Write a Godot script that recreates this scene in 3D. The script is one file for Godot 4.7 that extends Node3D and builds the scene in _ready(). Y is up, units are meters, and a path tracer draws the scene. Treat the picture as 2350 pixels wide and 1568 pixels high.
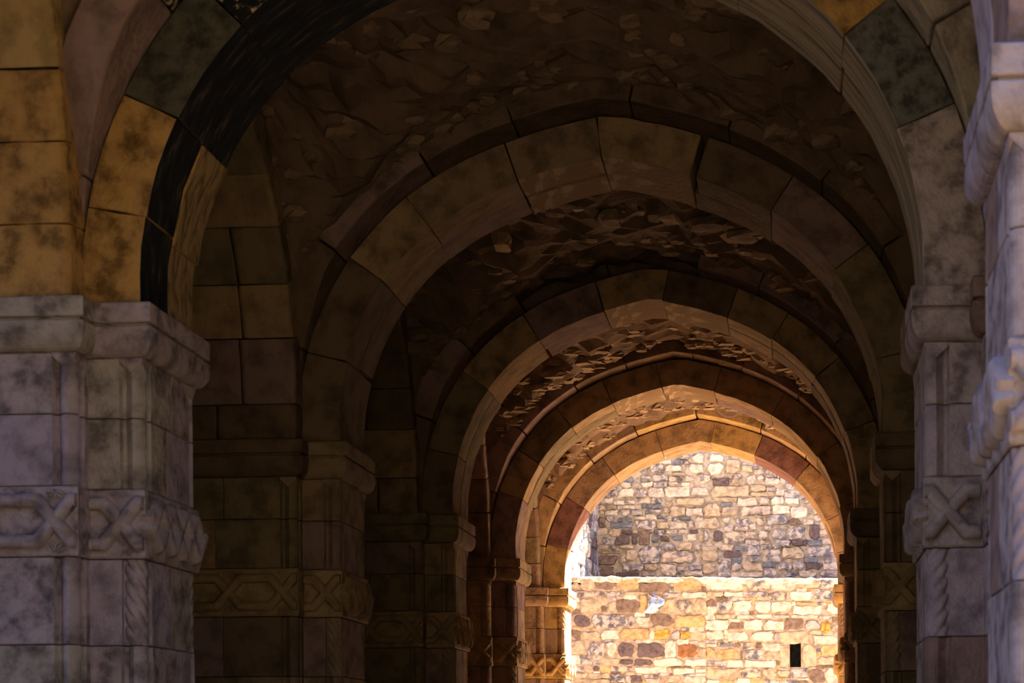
extends Node3D
# A vaulted passage of pointed sandstone arches that ends on a rubble-walled courtyard.

const FOCAL := 4423.0
const CAP := 3.326
const RISE := 1.575
const TH := 0.66
const ARM := 0.215
const PROUD := 0.13
const SIDE := 0.80
const PALETTE := ["tan", "brown", "olive", "rose", "buff"]
const SPOKEN := ["first", "second", "third", "fourth", "fifth", "sixth"]
# near plane and jamb positions of each transverse arch, from the porch to the courtyard
var AZ := [-4.83, -7.33, -10.74, -14.19, -17.54, -20.84]
var AL := [-1.50, -1.50, -1.535, -1.50, -1.515, -1.455]
var AR := [1.55, 1.51, 1.52, 1.485, 1.49, 1.515]

var rng := RandomNumberGenerator.new()
var rough_noise := FastNoiseLite.new()
var fine_noise := FastNoiseLite.new()
var mats := {}
var tex := {}
var taken := {}

func _ready():
	rng.seed = 20240611
	rough_noise.seed = 5; rough_noise.frequency = 1.0; rough_noise.fractal_octaves = 3
	fine_noise.seed = 9; fine_noise.frequency = 1.0; fine_noise.fractal_octaves = 2
	_view()
	_textures()
	_shell()
	_added_trees()
	_courtyard()
	for i in 6:
		_transverse_arch(i)
	for i in 5:
		_bay(i)
	for i in 6:
		_pier(i, -1)
		_pier(i, 1)
	_foil()

# ------------------------------------------------------------------ camera, sky, sun, exposure
func _view():
	var cam := Camera3D.new()
	cam.name = "camera"
	var optics := CameraAttributesPhysical.new()
	optics.frustum_focus_distance = 18.0
	optics.frustum_focal_length = 50.0
	optics.exposure_aperture = 5.0
	cam.attributes = optics
	cam.projection = Camera3D.PROJECTION_FRUSTUM
	cam.near = 0.05
	cam.far = 200.0
	cam.size = 1568.0 / FOCAL * cam.near
	cam.frustum_offset = Vector2(-399.2, 928.3) / FOCAL * cam.near
	cam.transform = Transform3D(Basis(Vector3.UP, 0.05479) * Basis(Vector3.BACK, -0.00823), Vector3(0.9957, 1.6, 0))
	add_child(cam)
	cam.current = true

	var sky_mat := ProceduralSkyMaterial.new()
	sky_mat.sky_top_color = Color(0.36, 0.50, 0.78)
	sky_mat.sky_horizon_color = Color(0.70, 0.77, 0.90)
	sky_mat.ground_bottom_color = Color(0.30, 0.26, 0.22)
	sky_mat.ground_horizon_color = Color(0.60, 0.58, 0.56)
	sky_mat.sky_energy_multiplier = 1.3
	var sky := Sky.new()
	sky.sky_material = sky_mat
	var env := Environment.new()
	env.background_mode = Environment.BG_SKY
	env.sky = sky
	env.tonemap_mode = Environment.TONE_MAPPER_LINEAR
	env.tonemap_exposure = 1.85
	env.sdfgi_enabled = true
	env.ssao_enabled = true
	env.ssil_enabled = true
	var we := WorldEnvironment.new()
	we.name = "world_environment"
	we.environment = env
	add_child(we)

	var sun := DirectionalLight3D.new()
	sun.name = "sun"
	sun.light_color = Color(1.0, 0.965, 0.92)
	sun.light_energy = 25.0
	sun.light_angular_distance = 0.53
	sun.shadow_enabled = true
	var to_sun := Vector3(0.46, 0.75, -0.48).normalized()
	sun.transform = Transform3D(Basis.looking_at(-to_sun, Vector3.UP), Vector3(0, 20, 0))
	add_child(sun)

# ------------------------------------------------------------------ naming helpers
func numbered(called: String) -> String:
	if not taken.has(called):
		taken[called] = 0
		return called
	taken[called] += 1
	return "%s_%03d" % [called, taken[called]]

func thing(called: String, label: String, category: String, at := Vector3.ZERO, group := "", structure := false) -> Node3D:
	var o := Node3D.new()
	o.name = numbered(called)
	o.position = at
	_tag(o, label, category, group, structure)
	add_child(o)
	return o

func _tag(o: Node, label: String, category: String, group := "", structure := false):
	o.set_meta("label", label)
	o.set_meta("category", category)
	if group != "":
		o.set_meta("group", group)
	if structure:
		o.set_meta("kind", "structure")

func part(called: String, mesh: Mesh, m: Material, parent: Node, label := "") -> MeshInstance3D:
	var o := MeshInstance3D.new()
	o.name = called
	o.mesh = mesh
	if m != null:
		o.material_override = m
	if label != "":
		o.set_meta("label", label)
	parent.add_child(o, true)
	return o

# ------------------------------------------------------------------ materials
func _noise_tex(seed_: int, freq: float, octaves: int, ramp: Array, size := 1024, kind := FastNoiseLite.TYPE_SIMPLEX_SMOOTH, warp := 0.0) -> NoiseTexture2D:
	var n := FastNoiseLite.new()
	n.noise_type = kind
	n.seed = seed_
	n.frequency = freq
	n.fractal_type = FastNoiseLite.FRACTAL_FBM
	n.fractal_octaves = octaves
	n.fractal_gain = 0.6
	if warp > 0.0:
		n.domain_warp_enabled = true
		n.domain_warp_amplitude = warp
		n.domain_warp_frequency = freq * 1.5
	var t := NoiseTexture2D.new()
	t.width = size
	t.height = size
	t.seamless = true
	t.noise = n
	if ramp.size() > 0:
		var g := Gradient.new()
		var offs := PackedFloat32Array()
		var cols := PackedColorArray()
		for r in ramp:
			offs.append(r[0])
			cols.append(r[1])
		g.offsets = offs
		g.colors = cols
		t.color_ramp = g
	return t

func grey(v: float) -> Color:
	return Color(v, v, v)

func _textures():
	tex.mottle = _noise_tex(11, 0.006, 6, [[0.0, grey(0.62)], [0.35, grey(0.82)], [0.6, grey(0.96)], [1.0, grey(1.0)]])
	tex.blotch = _noise_tex(23, 0.007, 8, [[0.0, Color(0.50, 0.485, 0.48)], [0.28, Color(0.69, 0.68, 0.675)], [0.48, Color(0.88, 0.87, 0.86)], [0.72, grey(0.98)], [1.0, Color(1.0, 0.97, 0.9)]])
	tex.patina = _noise_tex(47, 0.0045, 6, [[0.0, Color(0.32, 0.34, 0.40)], [0.38, Color(0.50, 0.51, 0.56)], [0.54, Color(0.90, 0.86, 0.82)], [1.0, Color(1.0, 0.97, 0.92)]])
	tex.soot = _noise_tex(53, 0.010, 6, [[0.0, Color(0.10, 0.10, 0.115)], [0.50, Color(0.17, 0.17, 0.185)], [0.66, Color(0.27, 0.26, 0.25)], [0.80, Color(0.48, 0.39, 0.29)], [1.0, Color(0.80, 0.64, 0.45)]])
	tex.flake = _noise_tex(59, 0.012, 6, [[0.0, Color(0.10, 0.10, 0.10)], [0.55, Color(0.17, 0.16, 0.15)], [0.64, Color(0.30, 0.26, 0.2)], [0.68, Color(0.85, 0.72, 0.55)], [1.0, Color(0.9, 0.8, 0.65)]])
	tex.lime = _noise_tex(71, 0.006, 5, [[0.0, Color(0.80, 0.74, 0.66)], [0.56, Color(0.84, 0.78, 0.70)], [0.70, Color(1.0, 0.97, 0.93)], [1.0, grey(1.0)]])
	tex.bump = _noise_tex(67, 0.030, 6, [])
	tex.bump.as_normal_map = true
	tex.bump.bump_strength = 6.0

func stone(key: String) -> StandardMaterial3D:
	if mats.has(key):
		return mats[key]
	# key -> base colour (sRGB), texture, metres per repeat
	var table := {
		"tan": [Color(0.60, 0.475, 0.36), "mottle", 1.7],
		"buff": [Color(0.66, 0.52, 0.365), "mottle", 1.4],
		"brown": [Color(0.48, 0.37, 0.28), "mottle", 1.6],
		"rose": [Color(0.57, 0.44, 0.39), "mottle", 1.5],
		"plum": [Color(0.52, 0.36, 0.31), "mottle", 1.3],
		"olive": [Color(0.53, 0.435, 0.31), "mottle", 1.6],
		"ochre": [Color(0.72, 0.53, 0.30), "blotch", 1.3],
		"gold": [Color(0.70, 0.55, 0.34), "mottle", 1.2],
		"greyrose": [Color(0.68, 0.585, 0.565), "blotch", 1.1],
		"greytan": [Color(0.68, 0.60, 0.535), "blotch", 1.5],
		"mauve": [Color(0.67, 0.57, 0.575), "mottle", 1.2],
		"darkstreak": [Color(0.42, 0.39, 0.36), "blotch", 0.8],
		"mossdark": [Color(0.34, 0.305, 0.25), "blotch", 1.0],
		"soot": [Color(0.42, 0.41, 0.42), "soot", 1.1],
		"flake": [Color(0.8, 0.78, 0.76), "flake", 0.9],
		"palemortar": [Color(0.70, 0.64, 0.58), "mottle", 0.8],
		"floor": [Color(0.57, 0.47, 0.35), "mottle", 3.0],
		"grass": [Color(0.32, 0.30, 0.25), "blotch", 3.0],
		"earth": [Color(0.70, 0.655, 0.59), "mottle", 3.0],
		"mortar": [Color(0.70, 0.63, 0.555), "mottle", 0.8],
		"mortargrey": [Color(0.70, 0.65, 0.60), "mottle", 0.8],
		"rimlime": [Color(0.88, 0.84, 0.78), "mottle", 0.9],
		"rt": [Color(0.75, 0.67, 0.57), "mottle", 0.9],
		"rw": [Color(0.87, 0.82, 0.75), "mottle", 1.1],
		"rb": [Color(0.52, 0.44, 0.39), "mottle", 0.7],
		"rd": [Color(0.44, 0.38, 0.38), "mottle", 0.7],
		"rg": [Color(0.77, 0.75, 0.75), "patina", 0.9],
		"ro": [Color(0.79, 0.65, 0.47), "mottle", 0.8],
		"rr": [Color(0.60, 0.42, 0.29), "mottle", 0.8],
		"rp": [Color(0.81, 0.75, 0.69), "mottle", 0.9],
		"ry": [Color(0.82, 0.65, 0.32), "blotch", 0.7],
		"rs": [Color(0.50, 0.51, 0.54), "mottle", 0.7],
		"ra": [Color(0.82, 0.765, 0.71), "patina", 1.1],
		"rx": [Color(0.78, 0.755, 0.745), "patina", 0.7],
	}
	var t: Array = table[key]
	var m := StandardMaterial3D.new()
	m.resource_name = key
	m.albedo_color = t[0]
	m.albedo_texture = tex[t[1]]
	m.roughness = 0.93
	m.metallic_specular = 0.25
	m.uv1_triplanar = true
	m.uv1_world_triplanar = true
	m.uv1_scale = Vector3.ONE / float(t[2])
	m.normal_enabled = true
	m.normal_texture = tex.bump
	m.normal_scale = 0.8
	mats[key] = m
	return m

# streaked stone whose coordinates run along the curve of an arch
func streak(key: String, c: Color, t: String, along: float, across: float) -> StandardMaterial3D:
	if mats.has(key):
		return mats[key]
	var m := StandardMaterial3D.new()
	m.resource_name = key
	m.albedo_color = c
	m.albedo_texture = tex[t]
	m.roughness = 0.93
	m.metallic_specular = 0.25
	m.uv1_scale = Vector3(1.0 / along, 1.0 / across, 1)
	m.normal_enabled = true
	m.normal_texture = tex.bump
	m.normal_scale = 0.7
	mats[key] = m
	return m

# ------------------------------------------------------------------ mesh building
# A rounded hexahedron carried through the map f(u, v, w) -> point.
func block(f: Callable, n: Vector3i, bev: Vector3, amp := 0.0, freq := 6.0, split := false) -> ArrayMesh:
	var verts := PackedVector3Array()
	var norms := PackedVector3Array()
	var uvs := PackedVector2Array()
	var idx := PackedInt32Array()
	var idx2 := PackedInt32Array()
	var lists := []
	var cells := [n.x, n.y, n.z]
	for a in 3:
		var l := PackedFloat32Array([0.0])
		for k in cells[a] + 1:
			l.append(lerpf(bev[a], 1.0 - bev[a], float(k) / cells[a]))
		l.append(1.0)
		lists.append(l)
	var e := 0.002
	var mid := Vector3(0.5, 0.5, 0.5)
	var du: Vector3 = f.call(mid + Vector3(e, 0, 0)) - f.call(mid)
	var dv: Vector3 = f.call(mid + Vector3(0, e, 0)) - f.call(mid)
	var dw: Vector3 = f.call(mid + Vector3(0, 0, e)) - f.call(mid)
	var hand := signf(du.cross(dv).dot(dw))
	var lu := du.length() / e
	var lw := dw.length() / e
	for a in 3:
		var b := (a + 1) % 3
		var c := (a + 2) % 3
		var lb: PackedFloat32Array = lists[b]
		var lc: PackedFloat32Array = lists[c]
		for side in 2:
			var start := verts.size()
			for i in lb.size():
				for j in lc.size():
					var p := Vector3.ZERO
					p[a] = float(side)
					p[b] = lb[i]
					p[c] = lc[j]
					var q := Vector3(clampf(p.x, bev.x, 1.0 - bev.x), clampf(p.y, bev.y, 1.0 - bev.y), clampf(p.z, bev.z, 1.0 - bev.z))
					var d := (p - q) / bev
					var len := d.length()
					if len > 1.0:
						d /= len
					p = q + d * bev
					var o: Vector3 = f.call(p)
					var tu: Vector3 = (f.call(p + Vector3(e, 0, 0)) - o)
					var tv: Vector3 = (f.call(p + Vector3(0, e, 0)) - o)
					var tw: Vector3 = (f.call(p + Vector3(0, 0, e)) - o)
					var nn: Vector3 = (tv.cross(tw).normalized() * d.x + tw.cross(tu).normalized() * d.y + tu.cross(tv).normalized() * d.z) * hand
					nn = nn.normalized()
					if amp > 0.0:
						o += nn * rough_noise.get_noise_3dv(o * freq) * amp
					verts.append(o)
					norms.append(nn)
					uvs.append(Vector2(p.x * lu + o.y, p.z * lw))
			var wj := lc.size()
			for i in lb.size() - 1:
				for j in wj - 1:
					var v0 := start + i * wj + j
					var v1 := v0 + wj
					var quad := [v0, v1, v1 + 1, v0 + 1]
					if split and a == 1 and side == 0:
						_quad(idx2, verts, norms, quad)
					else:
						_quad(idx, verts, norms, quad)
	var out := _mesh(verts, norms, uvs, idx)
	if split:
		_mesh(verts, norms, uvs, idx2, out)
	return out

func _quad(idx: PackedInt32Array, verts: PackedVector3Array, norms: PackedVector3Array, q: Array):
	var nn := norms[q[0]] + norms[q[1]] + norms[q[2]] + norms[q[3]]
	var cr := (verts[q[2]] - verts[q[0]]).cross(verts[q[3]] - verts[q[1]])
	if cr.dot(nn) > 0.0:
		idx.append_array(PackedInt32Array([q[0], q[2], q[1], q[0], q[3], q[2]]))
	else:
		idx.append_array(PackedInt32Array([q[0], q[1], q[2], q[0], q[2], q[3]]))

func _mesh(verts: PackedVector3Array, norms: PackedVector3Array, uvs: PackedVector2Array, idx: PackedInt32Array, m: ArrayMesh = null) -> ArrayMesh:
	var arr := []
	arr.resize(Mesh.ARRAY_MAX)
	arr[Mesh.ARRAY_VERTEX] = verts
	arr[Mesh.ARRAY_NORMAL] = norms
	if uvs.size() == verts.size():
		arr[Mesh.ARRAY_TEX_UV] = uvs
	arr[Mesh.ARRAY_INDEX] = idx
	if m == null:
		m = ArrayMesh.new()
	m.add_surface_from_arrays(Mesh.PRIMITIVE_TRIANGLES, arr)
	return m

func box_block(lo: Vector3, hi: Vector3, bev := 0.012, amp := 0.004, cell := 0.25) -> ArrayMesh:
	var s := hi - lo
	var n := Vector3i(clampi(int(s.x / cell), 1, 6), clampi(int(s.y / cell), 1, 6), clampi(int(s.z / cell), 1, 6))
	var b := Vector3(minf(bev / s.x, 0.4), minf(bev / s.y, 0.4), minf(bev / s.z, 0.4))
	return block(func(p: Vector3) -> Vector3: return lo + p * s, n, b, amp)

# vertical prism between levels; levels = [[y, inset], ...]; poly is (x, z), any winding
func prism(poly: PackedVector2Array, levels: Array, amp := 0.003) -> ArrayMesh:
	var st := SurfaceTool.new()
	st.begin(Mesh.PRIMITIVE_TRIANGLES)
	var n := poly.size()
	var area := 0.0
	for i in n:
		area += poly[i].cross(poly[(i + 1) % n])
	var ccw := area > 0.0
	var rings := []
	for l in levels:
		var ring := PackedVector3Array()
		var ip: PackedVector2Array = _inset(poly, l[1], ccw)
		for i in n:
			var p := Vector3(ip[i].x, l[0], ip[i].y)
			if amp > 0.0:
				var k := Vector3(poly[i].x, l[0], poly[i].y) * 7.0
				p += Vector3(rough_noise.get_noise_3dv(k), 0, rough_noise.get_noise_3dv(k + Vector3(31, 7, 3))) * amp
			ring.append(p)
		rings.append(ring)
	for r in rings.size() - 1:
		for i in n:
			var a: Vector3 = rings[r][i]
			var b: Vector3 = rings[r][(i + 1) % n]
			var c: Vector3 = rings[r + 1][(i + 1) % n]
			var d: Vector3 = rings[r + 1][i]
			st.set_smooth_group(-1)
			if not ccw:
				_tri(st, a, b, c); _tri(st, a, c, d)
			else:
				_tri(st, a, c, b); _tri(st, a, d, c)
	var tri := Geometry2D.triangulate_polygon(poly)
	for k in range(0, tri.size(), 3):
		var lo: PackedVector3Array = rings[0]
		var hi: PackedVector3Array = rings[rings.size() - 1]
		_tri(st, hi[tri[k]], hi[tri[k + 1]], hi[tri[k + 2]])
		_tri(st, lo[tri[k]], lo[tri[k + 2]], lo[tri[k + 1]])
	st.generate_normals()
	return st.commit()

func _tri(st: SurfaceTool, a: Vector3, b: Vector3, c: Vector3):
	st.add_vertex(a); st.add_vertex(b); st.add_vertex(c)

func _inset(poly: PackedVector2Array, d: float, ccw: bool) -> PackedVector2Array:
	if d == 0.0:
		return poly
	var n := poly.size()
	var out := PackedVector2Array()
	for i in n:
		var e0 := (poly[i] - poly[(i + n - 1) % n]).normalized()
		var e1 := (poly[(i + 1) % n] - poly[i]).normalized()
		var n0 := Vector2(-e0.y, e0.x)
		var n1 := Vector2(-e1.y, e1.x)
		if not ccw:
			n0 = -n0; n1 = -n1
		var m := (n0 + n1)
		var q := m.length_squared()
		if q < 0.3:
			m = n1
		else:
			m = m * (2.0 / q)
			if m.length() > 1.6:
				m = m.normalized() * 1.6
		out.append(poly[i] + m * d)
	return out

# closed section (off, y) swept along an open plan path (x, z); off grows to the left-hand normal given by sgn
func sweep(path: PackedVector2Array, sgn: float, section: PackedVector2Array, amp := 0.003) -> ArrayMesh:
	var st := SurfaceTool.new()
	st.begin(Mesh.PRIMITIVE_TRIANGLES)
	var fine := PackedVector2Array()
	var mit := PackedVector2Array()
	for i in path.size():
		var e0 := (path[i] - path[maxi(i - 1, 0)]).normalized() if i > 0 else (path[1] - path[0]).normalized()
		var e1 := (path[mini(i + 1, path.size() - 1)] - path[i]).normalized() if i < path.size() - 1 else e0
		var n0 := Vector2(-e0.y, e0.x) * sgn
		var n1 := Vector2(-e1.y, e1.x) * sgn
		var m := n0 + n1
		m = m * (2.0 / maxf(m.length_squared(), 0.5))
		fine.append(path[i])
		mit.append(m)
		if i < path.size() - 1:
			var steps := int((path[i + 1] - path[i]).length() / 0.1)
			for k in range(1, steps):
				fine.append(path[i].lerp(path[i + 1], float(k) / steps))
				mit.append(n1)
	var ns := section.size()
	var grid := []
	for i in fine.size():
		var row := PackedVector3Array()
		for s in section:
			var p2 := fine[i] + mit[i] * s.x
			var p := Vector3(p2.x, s.y, p2.y)
			if amp > 0.0:
				p += Vector3(1, 1, 1) * rough_noise.get_noise_3dv(p * 9.0) * amp * (1.0 if s.x > 0.0 else 0.0)
			row.append(p)
		grid.append(row)
	for i in fine.size() - 1:
		for k in ns:
			var a: Vector3 = grid[i][k]
			var b: Vector3 = grid[i + 1][k]
			var c: Vector3 = grid[i + 1][(k + 1) % ns]
			var d: Vector3 = grid[i][(k + 1) % ns]
			st.set_smooth_group(-1)
			_tri(st, a, b, c); _tri(st, a, c, d)
	var tri := Geometry2D.triangulate_polygon(section)
	for k in range(0, tri.size(), 3):
		for end in [0, fine.size() - 1]:
			_tri(st, grid[end][tri[k]], grid[end][tri[k + 1]], grid[end][tri[k + 2]])
	st.generate_normals()
	return st.commit()

# half-round ribbon along 3D points lying on a face with outward normal up
func ribbon(pts: PackedVector3Array, up: Vector3, half: float, height: float) -> ArrayMesh:
	var st := SurfaceTool.new()
	st.begin(Mesh.PRIMITIVE_TRIANGLES)
	st.set_smooth_group(0)
	var rows := []
	var k := 7
	for i in pts.size():
		var e0 := (pts[i] - pts[maxi(i - 1, 0)])
		var e1 := (pts[mini(i + 1, pts.size() - 1)] - pts[i])
		if i == 0: e0 = e1
		if i == pts.size() - 1: e1 = e0
		var s0 := e0.normalized().cross(up)
		var s1 := e1.normalized().cross(up)
		var side := s0 + s1
		side = side * (2.0 / maxf(side.length_squared(), 0.6))
		var row := PackedVector3Array()
		for j in k:
			var a := PI * j / (k - 1)
			row.append(pts[i] + side * cos(a) * half + up * (pow(sin(a), 0.75) * height if j > 0 and j < k - 1 else -0.012))
		rows.append(row)
	for i in rows.size() - 1:
		for j in k - 1:
			_tri(st, rows[i][j], rows[i][j + 1], rows[i + 1][j + 1])
			_tri(st, rows[i][j], rows[i + 1][j + 1], rows[i + 1][j])
	for end in [0, rows.size() - 1]:
		st.set_smooth_group(-1)
		for j in range(1, k - 1):
			_tri(st, rows[end][0], rows[end][j], rows[end][j + 1])
	st.generate_normals()
	return st.commit()

# ------------------------------------------------------------------ the arch curve
const HALF := [[1.0, 0.0], [1.0, 0.09], [0.993, 0.175], [0.962, 0.315], [0.92, 0.419], [0.855, 0.54], [0.75, 0.668], [0.62, 0.776], [0.44, 0.876], [0.232, 0.946], [0.0, 1.0]]

func curve(lo: float, hi: float, rise: float) -> Dictionary:
	var cx := (lo + hi) * 0.5
	var hw := (hi - lo) * 0.5
	var half := PackedVector2Array()
	for i in HALF.size() - 1:
		var p0: Array = HALF[maxi(i - 1, 0)]
		var p1: Array = HALF[i]
		var p2: Array = HALF[i + 1]
		var p3: Array = HALF[mini(i + 2, HALF.size() - 1)]
		for k in 8:
			var t := k / 8.0
			half.append(Vector2(cubic_interpolate(p1[0], p2[0], p0[0], p3[0], t), cubic_interpolate(p1[1], p2[1], p0[1], p3[1], t)))
	half.append(Vector2(0, 1))
	var pts := PackedVector2Array()
	for p in half:
		pts.append(Vector2(cx - p.x * hw, p.y * rise))
	for i in range(half.size() - 2, -1, -1):
		pts.append(Vector2(cx + half[i].x * hw, half[i].y * rise))
	var run := PackedFloat32Array([0.0])
	for i in range(1, pts.size()):
		run.append(run[i - 1] + pts[i].distance_to(pts[i - 1]))
	var total := run[run.size() - 1]
	var m := 320
	var pos := PackedVector2Array()
	var j := 0
	for i in m + 1:
		var s := total * i / m
		while j < run.size() - 2 and run[j + 1] < s:
			j += 1
		pos.append(pts[j].lerp(pts[j + 1], (s - run[j]) / maxf(run[j + 1] - run[j], 1e-6)))
	var nrm := PackedVector2Array()
	for i in m + 1:
		var tg := (pos[mini(i + 5, m)] - pos[maxi(i - 5, 0)]).normalized()
		nrm.append(Vector2(-tg.y, tg.x))
	return {"pos": pos, "nrm": nrm, "len": total, "m": m}

func on_curve(c: Dictionary, s: float, off: float) -> Vector2:
	var m: int = c.m
	var t: float = clampf(s / float(c.len), 0.0, 1.0) * m
	var i := mini(int(t), m - 1)
	var fr := t - i
	return c.pos[i].lerp(c.pos[i + 1], fr) + c.nrm[i].lerp(c.nrm[i + 1], fr).normalized() * off

func joints(total: float, given: Array, lo: float, hi: float) -> PackedFloat32Array:
	var out := PackedFloat32Array([0.0])
	for g in given:
		out.append(g)
	while true:
		var nx := out[out.size() - 1] + rng.randf_range(lo, hi)
		if nx > total - lo * 0.7:
			break
		out.append(nx)
	out.append(total)
	return out

# one voussoir of a transverse arch
func voussoir(c: Dictionary, s0: float, s1: float, o0: float, o1: float, z0: float, z1: float, bev := 0.012, amp := 0.006, split := false) -> ArrayMesh:
	var gap := 0.0016
	var f := func(p: Vector3) -> Vector3:
		var q := on_curve(c, lerpf(s0 + gap, s1 - gap, p.x), lerpf(o0, o1, p.y))
		return Vector3(q.x, CAP + q.y, lerpf(z0, z1, p.z))
	var l := s1 - s0
	return block(f, Vector3i(clampi(int(l / 0.09), 2, 8), 2, 2), Vector3(bev / l, bev / (o1 - o0), bev / absf(z1 - z0)), amp, 6.0, split)

func pick(a: Array):
	return a[rng.randi() % a.size()]

func arch_words(i: int) -> String:
	return SPOKEN[5 - i]

# ------------------------------------------------------------------ transverse arches
func _transverse_arch(i: int):
	var looks := ["in pale rose stone facing the open porch",
		"with black soot streaks over ochre stone", "of olive-brown stone cracked at its crown",
		"with the broken outer ring at its crown", "framing rubble under its chipped crown",
		"opening on the courtyard with one plum stone each side"]
	var a := thing("stone_arch", "pointed arch %s from the courtyard, %s" % [arch_words(i), looks[i]], "arch", Vector3.ZERO, "transverse arches of the passage")
	var c := curve(AL[i], AR[i], RISE)
	var zn: float = AZ[i]
	var half := TH * 0.5
	var given := []
	if i == 1:
		given = [0.34, 0.74, 1.18, 1.85]
	var js := joints(c.len, given, 0.36, 0.58)
	var kinds: Array = [["rose", "mauve"], ["greytan", "ochre"], PALETTE, PALETTE, PALETTE, ["buff", "tan", "gold", "buff"]][i]
	for k in js.size() - 1:
		var key: String = pick(kinds)
		var mid: float = (js[k] + js[k + 1]) * 0.5 / float(c.len)
		for row in 2:
			var z0 := zn - half * row
			var z1 := zn - half * (row + 1)
			var dr := rng.randf_range(-0.006, 0.010)
			var s0 := js[k] + (0.0 if k == 0 or row == 0 else rng.randf_range(-0.03, 0.03))
			var s1 := js[k + 1] + 0.0
			var limed: bool = (i == 2 or i == 3 or i == 4) and absf(mid - 0.5) < 0.1
			if i == 2 and k > 0 and js[k - 1] < c.len * 0.5 and js[k] >= c.len * 0.5:
				s0 += 0.035
			if row == 1 and rng.randf() < 0.5:
				key = pick(kinds)
			var kk := key
			if i == 5:
				if k == 1 or absf(mid - 0.64) < 0.045:
					kk = "plum"
			var o := part("voussoir", voussoir(c, s0, s1, dr, 0.235, z0, z1 + 0.002, 0.006, 0.007, i == 1 or limed), null if i == 1 or limed else stone(kk), a)
			if limed:
				o.mesh.surface_set_material(0, stone(kk))
				o.mesh.surface_set_material(1, streak("lime_streak", Color(0.66, 0.55, 0.43), "lime", 0.9, 2.4))
			if i == 1:
				var left := mid < 0.5
				var face: Material = stone(["ochre", "ochre", "mossdark", "flake", "flake", "flake"][mini(k, 5)] if left else ["mossdark", "ochre", "darkstreak", "greyrose"][clampi(k - js.size() + 5, 0, 3)])
				var under: Material = streak("grey_streak", Color(0.66, 0.58, 0.50), "blotch", 2.6, 0.45)
				if left:
					under = streak("soot_streak", Color(0.62, 0.61, 0.64), "soot", 4.5, 0.8)
					if row == 1 and k < 2:
						under = streak("rust_streak", Color(0.66, 0.52, 0.34), "blotch", 2.4, 0.4)
				o.mesh.surface_set_material(0, face)
				o.mesh.surface_set_material(1, under)
	# outer order: stands forward of the inner ring higher up
	var outer := joints(c.len, [], 0.4, 0.62)
	for row in 2:
		if (i == 0 and row == 0) or (i == 5 and row == 1):
			continue
		for k in outer.size() - 1:
			var mid := (outer[k] + outer[k + 1]) * 0.5
			var f: float = mid / float(c.len)
			if i == 3 and row == 0 and f > 0.36 and f < 0.505:
				continue
			var s0 := outer[k] + 0.003
			var s1 := outer[k + 1] - 0.003
			var zin := zn - half
			var zout := zn if row == 0 else zn - TH
			var sg := 1.0 if row == 0 else -1.0
			var r0 := 0.24 + rng.randf_range(-0.004, 0.008)
			var fmap := func(p: Vector3) -> Vector3:
				var s := lerpf(s0, s1, p.x)
				var q := on_curve(c, s, lerpf(r0, 0.43, p.y))
				var h := on_curve(c, s, 0.0).y
				var fwd := 0.27 * smoothstep(0.25, 0.95, h)
				return Vector3(q.x, CAP + q.y, lerpf(zin, zout + sg * fwd, p.z))
			var key: String = pick(kinds)
			if i == 1:
				key = ("rose" if f < 0.2 else "flake") if f < 0.5 and row == 0 else "greytan"
			if i > 1 and i < 5:
				key = pick(["brown", "brown", "rose"])
			part("outer_voussoir", block(fmap, Vector3i(5, 1, 2), Vector3(0.02, 0.05, 0.04), 0.006), stone(key), a)

# an irregular lump of stone
func lump(at: Vector3, size: Vector3, seed_: int, seg := 7) -> ArrayMesh:
	var st := SurfaceTool.new()
	st.begin(Mesh.PRIMITIVE_TRIANGLES)
	st.set_smooth_group(-1)
	_add_lump(st, at, size, seed_, seg)
	st.generate_normals()
	return st.commit()

func _add_lump(st: SurfaceTool, at: Vector3, size: Vector3, seed_: int, seg := 6, turn := Basis.IDENTITY):
	var r := RandomNumberGenerator.new()
	r.seed = seed_
	var rows := []
	var lat := 4
	for i in lat + 1:
		var row := PackedVector3Array()
		var phi := PI * i / lat
		for j in seg:
			var th := TAU * (j + 0.5 * (i % 2)) / seg
			var d := Vector3(sin(phi) * cos(th), cos(phi), sin(phi) * sin(th))
			d = Vector3(signf(d.x) * pow(absf(d.x), 0.7), signf(d.y) * pow(absf(d.y), 0.7), signf(d.z) * pow(absf(d.z), 0.7))
			row.append(at + turn * (d * size * r.randf_range(0.75, 1.1)))
		if i == 0 or i == lat:
			for j in seg:
				row[j] = row[0]
		rows.append(row)
	for i in lat:
		for j in seg:
			var a: Vector3 = rows[i][j]
			var b: Vector3 = rows[i][(j + 1) % seg]
			var c: Vector3 = rows[i + 1][(j + 1) % seg]
			var d: Vector3 = rows[i + 1][j]
			if i > 0:
				_tri(st, a, b, c)
			if i < lat - 1:
				_tri(st, a, c, d)

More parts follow.
